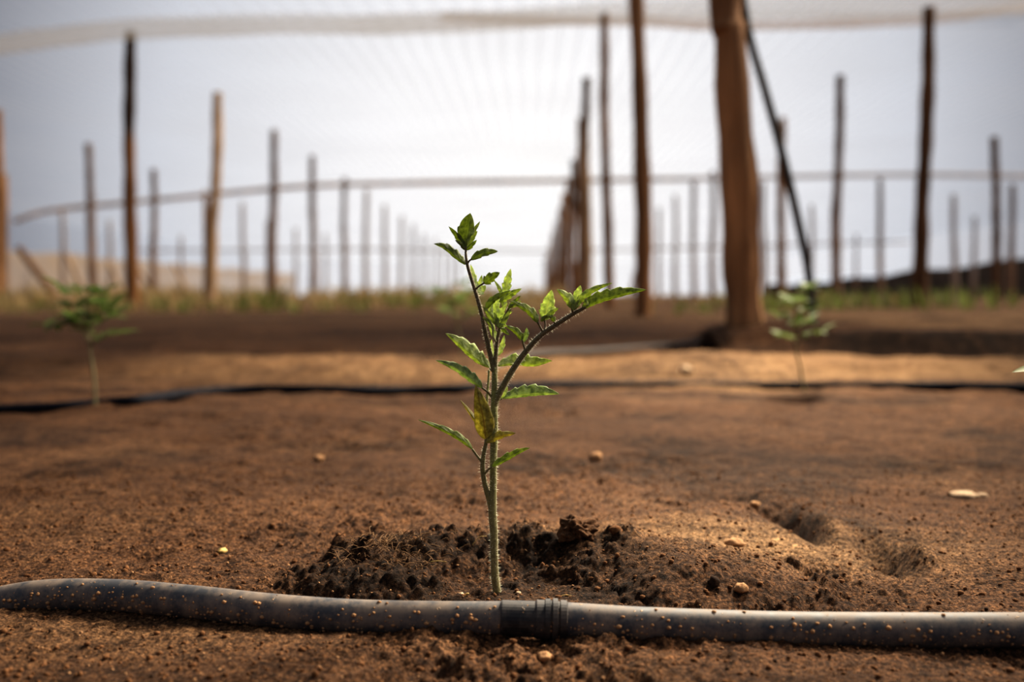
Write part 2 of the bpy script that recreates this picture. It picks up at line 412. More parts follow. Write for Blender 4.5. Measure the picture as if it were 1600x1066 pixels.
damp_shade = np.maximum(damp_shade, .5 * sstep(.1, .7, fbm(gx * 5, gy * 7, 83, 3)) * sstep(.75, .9, gy))
damp_shade = np.maximum(damp_shade, .7 * sstep(2.9, 3.5, gy) * sstep(7.5, 6.0, gy) * sstep(.9, .2, gx) * (.55 + .6 * vn(gx * .8, gy * 3.2, 15)))  # shadow stripes across the left ground, painted as darker soil
damp_shade = np.maximum(damp_shade, .30 * sstep(.47, .43, gy))  # light falloff toward the front, put into the soil colour
damp_shade = np.maximum(damp_shade, .35 * gs(gy, 0 * gy, 2.05, 0, .10, 1))
damp_shade = np.maximum(damp_shade, .6 * np.maximum(gs(gx, gy, .194, .735, .015, .055, .1), gs(gx, gy, .231, .650, .015, .040, 0)))  # darker inside the two dents
damp_shade = np.clip(damp_shade * (1 + .5 * fbm(gx * 60, gy * 60, 88, 2)), 0, 1)
sand_sunlit = .9 * gs(gx, gy, .14, .655, .12, .055) + .85 * gs(gy, 0 * gy, 2.22 + .06 * vn(gx * 2, gy, 4), 0, .30, 1) * sstep(-1.4, -.2, gx)  # sandy right of the mound; the wide middle band is painted sunlight
sand_sunlit = sand_sunlit + .7 * sstep(2.75, 2.95, gy) * sstep(.8, 1.2, gx) * sstep(7, 5, gy)
sand_sunlit = sand_sunlit + .45 * sstep(3.5, 6, gy) + .25 * gs(gx, gy, -.22, .50, .16, .04)
sand_sunlit = np.clip(sand_sunlit * (1 + .35 * fbm(gx * 6, gy * 9, 93, 3)), 0, 1)
for nm, arr in (('damp_shade', damp_shade), ('sand_sunlit', sand_sunlit)):
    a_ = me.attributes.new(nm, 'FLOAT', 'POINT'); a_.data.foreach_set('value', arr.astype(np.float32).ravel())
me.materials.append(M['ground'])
ground = bpy.data.objects.new('ground', me); COL.objects.link(ground)
tag(ground, 'bare reddish brown soil of the planting bed and field', 'ground', kind='structure')

# ------------------------------------------------------------------ net house
ZR = 2.77
def grid_sheet(name, fn, nu, nv, mat):
    V = [fn(u / nu, v / nv) for v in range(nv + 1) for u in range(nu + 1)]
    F = [(v * (nu + 1) + u, v * (nu + 1) + u + 1, (v + 1) * (nu + 1) + u + 1, (v + 1) * (nu + 1) + u) for v in range(nv) for u in range(nu)]
    return link(name, V, F, mat)
XL, XR, YE = -17.5, 17.5, 74.0
o = grid_sheet('net_roof', lambda u, v: (XL + (XR - XL) * u, -4 + (YE + 4) * v, ZR + .03 + .03 * math.sin(u * 27) * math.sin(v * 80)), 60, 120, M['roof_net'])
tag(o, 'pale translucent shade net stretched flat overhead across the posts', 'net roof', kind='structure')
for nm, xx in (('wall_left', XL), ('wall_right', XR)):
    o = grid_sheet(nm, lambda u, v: (xx, -4 + (YE + 4) * u, 1.2 + (ZR - 1.2) * v), 60, 4, M['wall_net'])
    tag(o, 'pale net side wall of the shade house on the ' + nm[5:], 'net wall', kind='structure')
o = grid_sheet('wall_back', lambda u, v: (XL + (XR - XL) * u, YE, -.1 + (ZR + .1) * v), 40, 4, M['wall_net'])
tag(o, 'pale net end wall far behind the posts', 'net wall', kind='structure')
o = grid_sheet('skirt_cloth', lambda u, v: (XL + .12 + .10 * math.sin(u * 300) * (1 - v), 8 + (YE - 8) * u, -.1 + 1.75 * v + .06 * math.sin(u * 60) * v), 260, 4, M['hessian'])
tag(o, 'beige cloth skirt along the foot of the left net wall', 'cloth', kind='structure')
o = grid_sheet('windbreak_cloth', lambda u, v: (XR - .12 - .10 * math.sin(u * 310) * (1 - v), 8 + (YE - 8) * u, -.1 + (1.50 - .55 * sstep(.35, .9, u)) * v + .07 * math.sin(u * 47) * v), 260, 4, M['windbreak'])
tag(o, 'dark brown windbreak cloth along the foot of the right net wall', 'cloth', kind='structure')

# ------------------------------------------------------------------ posts
def post(px, py, rad, mat, label, group, basepx=None, Y=None, pts=None, seed=0, detail=1):
    """a wooden post; (px,py) = its top where the photo shows it, at the height of the roof net"""
    if pts is None:
        top = atz(px, py, ZR - .02) if Y is None else at(px, py, Y)
        if basepx is None: bx = top.x + random.uniform(-.06, .06)
        else: bx = at(basepx, 475, top.y).x
        g = H(bx, top.y, False)
        P = [(bx, top.y, g - .06), (bx * .66 + top.x * .34 + random.uniform(-.03, .03), top.y, g + (top.z - g) * .34),
             (bx * .33 + top.x * .67 + random.uniform(-.03, .03), top.y, g + (top.z - g) * .67), tuple(top)]
    else: P = pts
    base = Vector(P[0])
    rad *= 1.10
    mb = MB(); tube(mb, P, [rad * 1.12, rad * 1.02, rad * .96, rad * .88][:len(P)] if len(P) == 4 else [rad * (1.1 - .25 * i / (len(P) - 1)) for i in range(len(P))],
                    sides=14 if detail else 8, n=26 if detail else 9, wob=.10 if detail else .05, seed=seed)
    o = mb.build('wooden_post', mat, None, base)
    return tag(o, label, 'post', group)
ORD = 'first second third fourth fifth sixth seventh eighth ninth tenth eleventh twelfth thirteenth fourteenth fifteenth sixteenth seventeenth eighteenth'.split()
# central row, running away behind the right side of the seedling
bigb = at(1163, 492, 3.0); bz = H(bigb.x, 3.0, False)
post(0, 0, .048, M['wood_big'], 'thickest wooden post, reddish brown, standing on a soil heap beside the dark slanting brace', 'posts of the central row',
     pts=[(bigb.x, 3.0, bz - .08), tuple(at(1160, 430, 3.0)), tuple(at(1152, 250, 3.0)), tuple(at(1140, 60, 3.0)), tuple(at(1133, -60, 3.0)), (at(1125, -160, 3.0).x - .02, 3.0, ZR)], seed=1)
p0 = at(1003, 490, 5.9)
post(0, 0, .044, M['wood_mid'], 'tall dark brown post, second in the central row, behind the right branch tip', 'posts of the central row',
     pts=[(p0.x, 5.9, H(p0.x, 5.9, False) - .06), tuple(at(1006, 430, 5.9)), tuple(at(1003, 250, 5.9)), tuple(at(995, 20, 5.9)), (at(987, -150, 5.9).x, 5.9, ZR)], seed=2)
post(945, 22, .040, M['wood_mid'], 'slim brown post just left of the tall dark brown one, third in the central row', 'posts of the central row', 953, seed=3)
cen = [(917, 122, 'wood_tan', 916), (908, 185, 'wood_brown', 907), (896, 250, 'wood_split', 897), (888, 278, 'wood_mid', 886), (881, 302, 'wood_brown', 879), (875, 325, 'wood_grey', 872),
       (869, 346, 'wood_grey', 867), (864, 362, 'wood_mid', 862), (860, 378, 'wood_brown', 858), (856, 392, 'wood_mid', 854), (853, 402, 'wood_grey', 851)]
for i, (x, y, mt, b) in enumerate(cen):
    post(x, y, .053, M[mt], f'wooden post, {ORD[i + 3]} from the front in the tightly overlapping central row', 'posts of the central row', b, seed=10 + i, detail=1 if i < 4 else 0)
# the row just left of the seedling
post(204, 50, .055, M['wood_split'], 'sturdy post with dark upper part and orange brown foot, foremost left of the seedling', 'posts of the row left of the seedling', 208, seed=31)
post(340, 145, .060, M['wood_pale'], 'pale tan post, second from the front in the row left of the seedling', 'posts of the row left of the seedling', 330, seed=32)
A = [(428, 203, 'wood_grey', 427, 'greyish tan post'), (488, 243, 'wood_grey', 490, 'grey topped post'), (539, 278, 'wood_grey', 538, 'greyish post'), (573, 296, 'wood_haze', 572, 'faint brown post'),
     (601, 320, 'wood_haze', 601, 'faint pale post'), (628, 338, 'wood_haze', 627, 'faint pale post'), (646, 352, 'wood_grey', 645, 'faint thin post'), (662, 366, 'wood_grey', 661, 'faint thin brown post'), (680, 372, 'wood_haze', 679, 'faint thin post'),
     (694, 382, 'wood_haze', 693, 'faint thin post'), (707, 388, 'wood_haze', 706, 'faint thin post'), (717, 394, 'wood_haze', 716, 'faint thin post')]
for i, (x, y, mt, b, d_) in enumerate(A):
    post(x, y, .058, M[mt], f'{d_}, {ORD[i + 2]} from the front in the row left of the seedling', 'posts of the row left of the seedling', b, seed=40 + i, detail=1 if i < 3 else 0)
# second row to the left
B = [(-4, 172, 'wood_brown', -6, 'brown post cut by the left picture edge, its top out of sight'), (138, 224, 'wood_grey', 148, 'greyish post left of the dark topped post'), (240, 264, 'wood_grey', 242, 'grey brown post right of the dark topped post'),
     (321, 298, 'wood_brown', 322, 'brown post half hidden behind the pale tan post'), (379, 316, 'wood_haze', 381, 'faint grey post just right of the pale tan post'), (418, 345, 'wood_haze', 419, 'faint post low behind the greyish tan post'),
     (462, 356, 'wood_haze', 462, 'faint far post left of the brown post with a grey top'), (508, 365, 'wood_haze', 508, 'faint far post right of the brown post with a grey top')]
for i, (x, y, mt, b, d_) in enumerate(B):
    post(x, y, .062, M[mt], d_, 'posts of the second row to the left', b, seed=60 + i, detail=1 if i < 3 else 0)
C = [(6, 272, 'wood_brown', 6, 'orange brown post at the left picture edge'), (97, 328, 'wood_haze', 102, 'faint grey post under the left end of the far beam'), (171, 345, 'wood_haze', 172, 'faint grey post left of the dark topped post, low by the beige cloth'),
     (283, 368, 'wood_haze', 284, 'faint short grey post between the dark topped post and the pale tan post')]
for i, (x, y, mt, b, d_) in enumerate(C):
    post(x, y, .075, M[mt], d_, 'posts along the left side', b, seed=70 + i, detail=0)
# the row right of the central row
post(1452, 12, .056, M['wood_dark'], 'tall dark post with a crooked brown foot, right of the grey brown post', 'posts of the row to the right', 1437, seed=81)
post(1313, 118, .050, M['wood_grey'], 'grey brown post right of the slanting brace, left of the tall dark post', 'posts of the row to the right', 1308, seed=82)
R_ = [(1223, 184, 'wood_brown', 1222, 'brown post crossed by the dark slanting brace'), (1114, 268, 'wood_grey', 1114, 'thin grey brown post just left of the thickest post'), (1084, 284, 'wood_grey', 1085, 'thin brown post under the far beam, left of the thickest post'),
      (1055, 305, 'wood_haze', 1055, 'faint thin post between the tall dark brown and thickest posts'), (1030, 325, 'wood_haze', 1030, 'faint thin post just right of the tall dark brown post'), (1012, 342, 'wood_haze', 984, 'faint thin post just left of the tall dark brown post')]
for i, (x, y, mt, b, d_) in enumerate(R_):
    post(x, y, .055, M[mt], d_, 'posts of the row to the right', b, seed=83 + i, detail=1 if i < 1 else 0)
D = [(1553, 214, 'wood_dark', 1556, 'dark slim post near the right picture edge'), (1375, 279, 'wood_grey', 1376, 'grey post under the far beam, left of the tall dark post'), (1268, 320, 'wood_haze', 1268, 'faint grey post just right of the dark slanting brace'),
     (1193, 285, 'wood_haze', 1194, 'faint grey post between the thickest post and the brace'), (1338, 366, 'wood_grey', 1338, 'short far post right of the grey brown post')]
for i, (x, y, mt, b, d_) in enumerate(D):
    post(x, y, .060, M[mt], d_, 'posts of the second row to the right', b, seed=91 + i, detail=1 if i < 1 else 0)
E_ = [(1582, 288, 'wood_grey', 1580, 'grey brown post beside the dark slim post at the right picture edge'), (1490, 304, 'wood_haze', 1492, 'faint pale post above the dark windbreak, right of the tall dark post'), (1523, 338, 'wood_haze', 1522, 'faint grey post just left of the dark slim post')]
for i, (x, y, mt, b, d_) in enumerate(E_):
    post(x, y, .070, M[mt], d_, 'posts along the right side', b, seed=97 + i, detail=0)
# leaning props in front of the beige cloth
props = [((30, 388), (98, 486), 17.0, 'thick leaning prop at far left in front of the beige cloth'), ((104, 398), (138, 474), 22.0, 'leaning prop just left of the greyish post'),
         ((168, 404), (196, 474), 25.0, 'leaning prop between the greyish post and the dark topped post'), ((270, 412), (300, 474), 28.0, 'leaning prop left of the pale tan post'), ((215, 420), (252, 474), 24.0, 'pale leaning prop right of the dark topped post')]
for i, (a, b, Y, lb) in enumerate(props):
    a3, b3 = at(a[0], a[1], Y + 1.0), at(b[0], b[1], Y)
    b3.z = H(b3.x, b3.y, False) - .05
    post(0, 0, .055 + .012 * (i == 0), M['wood_brown' if i == 0 else 'wood_pale'], lb, 'leaning props on the left', pts=[tuple(b3), tuple((a3 + b3) / 2), tuple(a3)], seed=110 + i, detail=0).name = 'leaning_prop'

def beam(name, pxs, Y, rad, mat, label, cat, sides=8, z=None):
    P = [at(x, y, Y + dy) for x, y, dy in pxs]
    mb = MB(); tube(mb, [tuple(p) for p in P], [rad * k for k in ([1] * len(P))], sides, wob=.06, seed=5)
    return tag(mb.build(name, mat, None, P[0]), label, cat)
beam('far_beam', [(22, 346, 0), (60, 333, 0), (110, 325, 0), (200, 317, 0), (340, 303, 0), (480, 291, 0), (600, 287, 0), (760, 284, 0), (950, 281, 0), (1200, 277, 0), (1420, 273, 0), (1660, 276, 0)], 23.0, .052, M['beam'],
     'long thin brown beam running level across the posts, its left end drooping', 'beam')
beam('net_seam', [(-60, 78, 0), (60, 62, 0), (200, 46, 0), (420, 38, 0), (600, 38, 0), (800, 30, 0), (1000, 16, 0), (1300, 12, 0), (1700, 6, 0)], 9.6, .10, M['seam'],
     'long pale seam of the roof net crossing the whole top of the view', 'seam')
beam('net_seam', [(690, 26, 0), (850, 32, 0), (1010, 34, 0), (1120, 40, 0), (1330, 36, 0), (1480, 27, 0), (1620, 8, 0)], 9.9, .050, M['cord'],
     'shorter tan cord of the roof net, below the long pale seam at top right', 'seam')
beam('net_wire', [(200, 392, 0), (400, 391, 0), (560, 390, 0), (700, 392, 0), (900, 392, 0), (1200, 384, 0), (1420, 378, 0)], 40.0, .035, M['wood_haze'],
     'faint thin wire crossing low between the far posts', 'wire')  # a thin wire of the net, not tied to the posts
# slanting dark brace
mb = MB(); bp = [(1158, -20, 3.0), (1172, 60, 3.0), (1195, 140, 3.0), (1222, 240, 3.0), (1248, 350, 3.0), (1264, 430, 3.0), (1272, 500, 3.0)]
P = [at(*p) for p in bp]; P[-1].z = H(P[-1].x, 3.0, False) - .03
top = P[0] + (P[0] - P[1]) * 2.2
tube(mb, [tuple(top)] + [tuple(p) for p in P], [.010, .011, .012, .0125, .013, .013, .013, .013], 10)
tag(mb.build('slanting_brace', M['brace'], None, P[-1]), 'dark thin brace slanting down to the right from the thickest post to the ground', 'brace')

# ------------------------------------------------------------------ seedling in focus
Y0 = 0.56; S = Y0 / FPX
base3 = at(776, 921, Y0)
plant = empty('tomato_seedling', base3, 'sharply focused green young tomato plant standing upright in the soil hollow behind the front hose', 'plant')
def W(p): return at(p[0], p[1], Y0 + (p[2] if len(p) > 2 else 0) * .001)
HAIR = MB()
def hairs(pts, rad, dens, ln):
    arr = cat_rom([list(W(p)) + [r * S] for p, r in zip(pts, rad)], 60)
    for i in range(len(arr) - 1):
        a, b = Vector(arr[i][:3]), Vector(arr[i + 1][:3]); t = (b - a)
        k = max(1, int(t.length / S * dens)); t.normalize()
        for _ in range(k):
            p = a + (b - a) * random.random(); ang = random.uniform(0, 6.283)
            e1 = t.cross(Vector((0, 1, 0))).normalized(); e2 = t.cross(e1)
            d = e1 * math.cos(ang) + e2 * math.sin(ang)
            p = p + d * arr[i][3] * .95; L = ln * S * random.uniform(.5, 1.2)
            q = p + (d + t * random.uniform(-.3, .3)) * L; w = t * (.26 * S) if True else 0
            HAIR.add([p - w, p + w, q], [(0, 1, 2)])
def stalk(name, pts, rad, mat, parent=plant, hair=1.2, n=None):
    mb = MB(); tube(mb, [tuple(W(p)) for p in pts], [r * S for r in rad], 12, n=n)
    o = mb.build(name, mat, parent, W(pts[0]))
    if hair: hairs(pts, rad, hair, 5.0)
    return o
def leaf(parent, spine, wl, wr, mat='leaf', dl=0, dr=0, teeth=4, pet=None, name='leaflet', peak=.75, petr=1.4, tooth=.30, wave=1.1):
    """a toothed blade along the spine; wl / wr = how far the blade reaches left / right of travel, dl / dr = how far it folds back"""
    nt_, ns = 30, 5
    mb = MB()
    sp = cat_rom([(p[0], p[1], p[2] if len(p) > 2 else 0) for p in spine], nt_)
    ph = random.uniform(0, 6.28)
    V, F, U = [], [], []
    for i, c in enumerate(sp):
        t = i / (nt_ - 1)
        tx = sp[min(i + 1, nt_ - 1)][0] - sp[max(i - 1, 0)][0]; ty = sp[min(i + 1, nt_ - 1)][1] - sp[max(i - 1, 0)][1]
        L = math.hypot(tx, ty) or 1; tx /= L; ty /= L
        nl = (ty, -tx)                                   # left of travel in the picture's axes (y down)
        f = max(0.0, math.sin(math.pi * min(1, t * .985 + .015) ** peak)) ** .85
        saw = (t * teeth + .15) % 1.0
        f *= 1 - tooth * (1 - saw) * (0.35 + .65 * math.sin(math.pi * min(1, t * 1.1)))
        p = W(c)
        for k in range(-ns, ns + 1):
            a = abs(k) / ns
            w, dd = (wl, dl) if k < 0 else (wr, dr)
            off = f * a * w
            vv = p + (RIGHT * nl[0] - UP * nl[1]) * (off * S) * (1 if k < 0 else -1)
            dep = f * dd * (a ** 1.3) + wave * f * a * math.sin(t * teeth * 6.28 + ph + (1.3 if k > 0 else 0)) + .8 * f * (a - a * a) * 4 * .5
            vv = vv + Vector((0, 1, 0)) * dep * S
            V.append(vv); U.append((t, .5 + .5 * k / ns))
    C = 2 * ns + 1
    for i in range(nt_ - 1):
        for k in range(C - 1):
            F.append((i * C + k, i * C + k + 1, (i + 1) * C + k + 1, (i + 1) * C + k))
    mb.add(V, F, U)
    o = mb.build(name, M[mat], parent, W(spine[0]))
    md = o.modifiers.new('thickness', 'SOLIDIFY'); md.thickness = .45 * S; md.offset = 0
    if pet is not None:
        m2 = MB(); tube(m2, [tuple(W(p)) for p in pet], [petr * S * 1.15] + [petr * S] * (len(pet) - 1), 8)
        if parent is plant:
            po = m2.build('petiole', M['stem_dark'], o)
        else:
            po = m2.build('petiole', M['stem_dark'], parent)
    return o

ms_pts = [(777, 926), (775, 915), (773, 895), (772, 860), (771.5, 830), (769.5, 800), (770.5, 770), (771, 720), (772, 680), (772, 640), (772.5, 600), (773, 574)]
ms_rad = [6.6, 6.4, 6.2, 6.1, 6.2, 6.6, 5.6, 5.6, 6.0, 5.4, 4.6, 4.2]
stalk('stem', ms_pts, ms_rad, M['stem'], hair=2.6, n=70)
stalk('stem', [(764, 578, 6), (763, 598, 7), (761, 626, 8), (762, 660, 6), (768, 690, 2)], [1.6, 1.9, 2.0, 2.0, 1.6], M['stem_pale'], hair=.6)

# tall leaf stalk on the left
A_ = stalk('leaf_stalk', [(772, 580), (769, 568), (764, 545), (758, 518), (753, 492), (746, 466), (738, 440), (731, 417), (728, 400), (728, 385)], [4.4, 4.0, 3.8, 3.6, 3.4, 3.1, 2.8, 2.5, 2.0, 1.4], M['stem_dark'], hair=1.2)
leaf(A_, [(728, 385), (731, 361), (735, 333)], 18, 11, 'leaf', 6, 5, 3, peak=1.0, tooth=.16)
leaf(A_, [(727, 389, 1), (716, 372, 1), (701, 354, 0)], 5, 6.5, 'leaf', 4, -4, 3)
leaf(A_, [(727.5, 391), (721, 382, -1), (711, 375, -2)], 4, 4, 'leaf', 3, 2, 2)
leaf(A_, [(729, 381, 1), (739, 362, 2), (750, 346, 3)], 4, 5, 'leaf_mid', 3, 3, 3)
leaf(A_, [(729, 387, 0), (738, 372, -1), (746, 361, -1)], 4, 4.5, 'leaf_mid', 2, 3, 3)
leaf(A_, [(728, 391, 0), (737, 382, -1), (745, 375, -2)], 3, 5, 'leaf', 2, 2, 2)
leaf(A_, [(727, 414, 0), (712, 402, -1), (695, 388, -2), (678, 381, -3)], 3, 11, 'leaf', 2, 8, 4, peak=.85)
leaf(A_, [(736, 406, 1), (752, 397, 1), (766, 394, 1), (778, 393, 1)], 8.5, 6, 'leaf', 6, -3, 3, pet=[(730, 413), (733, 408, 0), (737, 405, 1)])
leaf(A_, [(756, 443, -1), (767, 434, -2), (781, 426, -3)], 10, 9, 'leaf', 5, 4, 3, tooth=.38, pet=[(743, 452), (749, 447, -1), (757, 442, -1)])
leaf(A_, [(742, 450, 5), (739, 434, 8), (735, 413, 9)], 3, 7, 'leaf_pale', 3, 4, 3)
leaf(A_, [(743, 455, 5), (750, 444, 8), (753, 430, 9)], 6, 5, 'leaf_pale', 3, 4, 3)
leaf(A_, [(745, 458, 4), (752, 452, 7), (759, 446, 8)], 5, 9, 'leaf_pale', 3, 4, 2, tooth=.35)

# young shoot in the middle
B_ = stalk('shoot', [(773.5, 585), (774, 566), (776, 540), (780, 516), (786, 500), (794, 484), (800, 474)], [4.0, 3.6, 3.1, 2.6, 2.2, 1.8, 1.3], M['stem_dark'], hair=1.5)
leaf(B_, [(789, 462, 3), (792, 442, 4), (798, 420, 5)], 8, 9, 'leaf_pale', 2, 3, 4, tooth=.36)
leaf(B_, [(759, 483, -3), (773, 468, -4), (798, 454, -5)], 8, 4, 'leaf', 5, 2, 4, pet=[(772, 517, 0), (764, 500, -2), (759, 483, -3)], petr=1.0)
leaf(B_, [(780, 472, 0), (798, 459, -1), (815, 451, -2)], 5, 7, 'leaf_mid', 3, 3, 4)
leaf(B_, [(794, 482, -1), (804, 472, -2), (813, 462, -3)], 4, 4.5, 'leaf', 2, 2, 3)
leaf(B_, [(785, 466, 4), (780, 451, 5), (772, 438, 6)], 3, 4, 'leaf_mid', 2, 2, 3)
leaf(B_, [(775, 506, -3), (765, 493, -4), (755, 479, -5)], 6, 5, 'leaf_mid', 3, 3, 3)
leaf(B_, [(777, 504, -1), (782, 489, -2), (793, 473, -2)], 5, 6, 'leaf_pale', 3, 3, 4)
leaf(B_, [(782, 512, -2), (789, 499, -3), (799, 482, -3)], 5, 5, 'leaf_mid', 3, 3, 4)
leaf(B_, [(774, 530, 2), (768, 512, 3), (764, 492, 4)], 5, 6, 'leaf_pale', 3, 3, 3)
leaf(B_, [(779, 522, 2), (785, 508, 3), (790, 492, 4)], 5, 6, 'leaf_pale', 3, 3, 3)
leaf(B_, [(776, 500, 4), (775, 480, 5), (780, 459, 6)], 7, 7, 'leaf_pale', 3, 3, 4)
leaf(B_, [(783, 513, -3), (790, 519, -4), (796, 524, -5)], 4, 3, 'leaf', 2, 2, 2)
leaf(B_, [(780, 512, -4), (786, 508, -5), (793, 510, -6)], 3, 3, 'leaf_mid', 2, 2, 2)
leaf(B_, [(771, 578, 6), (769, 556, 8), (768, 530, 9)], 6, 5, 'leaf_pale', 3, 3, 3)
leaf(B_, [(777, 556, 5), (784, 540, 6), (788, 524, 7)], 4, 6, 'leaf_pale', 3, 3, 3)
for sp_, wl_, wr_, mt_ in [([(781, 505, 1), (788, 493, 0), (801, 487, -1)], 4, 5, 'leaf_pale'), ([(770, 498, 2), (767, 486, 3), (770, 470, 4)], 5, 4, 'leaf_pale'),
        ([(786, 480, 2), (788, 467, 3), (785, 455, 4)], 5, 5, 'leaf_mid'), ([(772, 515, -3), (763, 503, -4), (754, 495, -5)], 4, 4, 'leaf_mid'),
        ([(778, 512, -4), (776, 500, -5), (772, 488, -6)], 4, 4, 'leaf_mid'), ([(797, 478, -2), (806, 476, -3), (814, 470, -4)], 3, 4, 'leaf_mid')]:
    leaf(B_, sp_, wl_, wr_, mt_, 3, 3, 3)
m2 = MB(); tube(m2, [tuple(W(p)) for p in [(775, 534, -2), (771, 527, -3), (770, 516, -4), (768, 506, -4), (765, 500, -4)]], [1.4 * S, 1.6 * S, 1.5 * S, 1.3 * S, .8 * S], 8)
m2.build('petiole', M['stem_pale'], B_)

# single leaves on the main stem
leaf(plant, [(765, 575, 2), (744, 563, 1), (720, 542, 0), (696, 521, -2)], 4, 19, 'leaf_mid', 3, 12, 5, name='leaf', peak=.9, pet=[(770, 581, 0), (767, 578, 1), (765, 575, 2)])
leaf(plant, [(753, 606, -3), (735, 592, -5), (712, 576, -6), (681, 563, -8)], 6, 12, 'leaf_blue', 4, 8, 5, name='leaf', peak=.8, pet=[(769, 622, 0), (762, 613, -2), (753, 606, -3)], petr=1.7)
leaf(plant, [(777, 572, 8), (805, 568, 13), (835, 570, 14), (863, 564, 14)], 18, 4, 'leaf_mid', 8, 4, 5, name='leaf', peak=.85, pet=[(775, 575, 3), (776, 573, 6), (777, 572, 8)])
leaf(plant, [(785, 623, 3), (812, 618, 4), (842, 615, 4), (874, 616, 3)], 17, 4.5, 'leaf_blue', 9, 4, 6, name='leaf', peak=.95, pet=[(774, 629, 0), (779, 626, 2), (785, 623, 3)])
leaf(plant, [(781, 624, 2), (789, 612, 2), (793, 604, 2)], 3, 4, 'leaf_pale', 2, 3, 2, name='leaf', pet=[(776, 628, 0), (781, 624, 2)])

# right branch
C_ = stalk('leaf_stalk', [(772, 634), (777, 622), (785, 606), (801, 578), (822, 549), (845, 524), (868, 508), (893, 492), (915, 480)], [5.2, 5.2, 5.0, 4.8, 4.5, 4.2, 3.9, 3.4, 2.6], M['stem_dark'], hair=1.6)
leaf(C_, [(816, 532, -2), (806, 519, -3), (789, 509, -4)], 4, 8, 'leaf', 3, 5, 3, pet=[(821, 549, 0), (818, 540, -1), (816, 532, -2)])
leaf(C_, [(818, 535, -1), (823, 522, -1), (823, 512, 0)], 5, 4, 'leaf_blue', 3, 2, 3, pet=[(821, 548, 0), (818, 535, -1)], petr=.9)
leaf(C_, [(840, 504, -2), (825, 486, -4), (796, 470, -6)], 5, 10, 'leaf', 3, 6, 4, pet=[(849, 521, 0), (844, 511, -1), (840, 504, -2)], petr=1.7)
leaf(C_, [(851, 500, 1), (855, 480, 2), (862, 453, 3)], 13, 15, 'leaf_pale', 4, 5, 5, pet=[(850, 520, 0), (852, 509, 1), (851, 500, 1)], tooth=.3)
leaf(C_, [(852, 498, 0), (862, 488, -1), (873, 481, -2)], 4, 5, 'leaf_mid', 3, 3, 3)
leaf(C_, [(845, 502, 0), (850, 496, -1), (856, 493, -2)], 3, 5, 'leaf', 3, 3, 2)
leaf(C_, [(866, 503, -1), (863, 497, -2), (857, 494, -3)], 4, 5, 'leaf', 3, 3, 2, pet=[(867, 509, 0), (866, 503, -1)], petr=1.2)
leaf(C_, [(894, 482, -2), (886, 467, -4), (870, 452, -6)], 6, 12, 'leaf_mid', 4, 8, 3, pet=[(895, 491, 0), (894, 482, -2)], petr=1.9)
leaf(C_, [(898, 481, 1), (902, 463, 2), (907, 446, 3)], 9, 10, 'leaf_pale', 3, 4, 4)
leaf(C_, [(897, 484, -1), (908, 466, -1), (928, 452, 0), (957, 442, 1)], 6, 7, 'leaf_mid', 4, 5, 5, peak=.8)
leaf(C_, [(896, 485, -3), (899, 475, -4), (906, 465, -4)], 5, 6, 'leaf_mid', 3, 3, 3)
leaf(C_, [(910, 483, 0), (935, 471, 0), (970, 461, -1), (1010, 453, -2)], 17, 4, 'leaf', 10, 6, 7, peak=.8, wave=1.0)
leaf(C_, [(914, 480, -2), (916, 474, -3), (914, 467, -3)], 4, 5, 'leaf_mid', 3, 3, 2)

# low side stalk
D_ = stalk('leaf_stalk', [(769, 800), (765, 783), (760, 766), (756, 748), (754, 728), (756, 709), (759, 694), (760, 684)], [5.0, 4.6, 4.2, 4.0, 3.8, 3.4, 3.0, 2.4], M['stem_dark'], hair=1.6)
leaf(D_, [(759, 686, -3), (754, 650, -9), (743, 602, -14)], 15, 17, 'leaf_olive', 3, 5, 2, peak=.70, tooth=.08)['label'] = 'olive yellow leaflet'
leaf(D_, [(755, 676, 0), (736, 648, 0), (719, 625, 0)], 3, 4, 'leaf_olive', 3, 4, 2, tooth=.1)
leaf(D_, [(760, 692, -3), (780, 682, -5), (806, 677, -6)], 9, 6, 'leaf_olive', 6, 4, 3, tooth=.3)
leaf(D_, [(738, 702, 0), (718, 686, -2), (690, 671, -4), (653, 656, -6)], 4, 8, 'leaf', 3, 6, 4, pet=[(753, 722, 0), (745, 712, 0), (738, 702, 0)], petr=1.9, peak=.8)
leaf(D_, [(769, 730, -6), (790, 719, -7), (810, 708, -8), (828, 700, -9)], 9, 3, 'leaf', 6, 3, 4, pet=[(757, 741, 0), (763, 734, -4), (769, 730, -6)], petr=1.7)
HAIR.build('stem_hairs', M['hair'], plant, base3, smooth=False)['kind'] = 'stuff'

# ------------------------------------------------------------------ hoses
def hose(pts, r, mat, name='drip_hose'):
    mb = MB(); tube(mb, pts, [r] * len(pts), 24, n=16 * len(pts)); return mb.build(name, mat, None, pts[len(pts) // 2])
hp = [(-1500, 1010, .58), (-800, 1000, .56), (-400, 1000, .55), (-150, 975, .535), (-40, 950, .535), (60, 932, .532), (180, 931, .526), (300, 941, .517), (430, 955, .508), (560, 964, .502), (700, 967, .497), (858, 968, .494), (1000, 976, .492), (1200, 983, .490), (1400, 985, .490), (1600, 985, .490), (1760, 984, .490), (2300, 985, .50), (3200, 975, .52)]
hr = .0087
HP = [tuple(at(x, y, Y)) for x, y, Y in hp]
front = hose(HP, hr, M['hose'])
tag(front, 'thick dusty black irrigation hose lying across the foreground with a joint', 'hose')
c0, c1, c2 = at(838, 968, .494), at(860, 968.5, .494), at(893, 970, .494)
mb = MB(); ax = (c2 - c0).normalized()
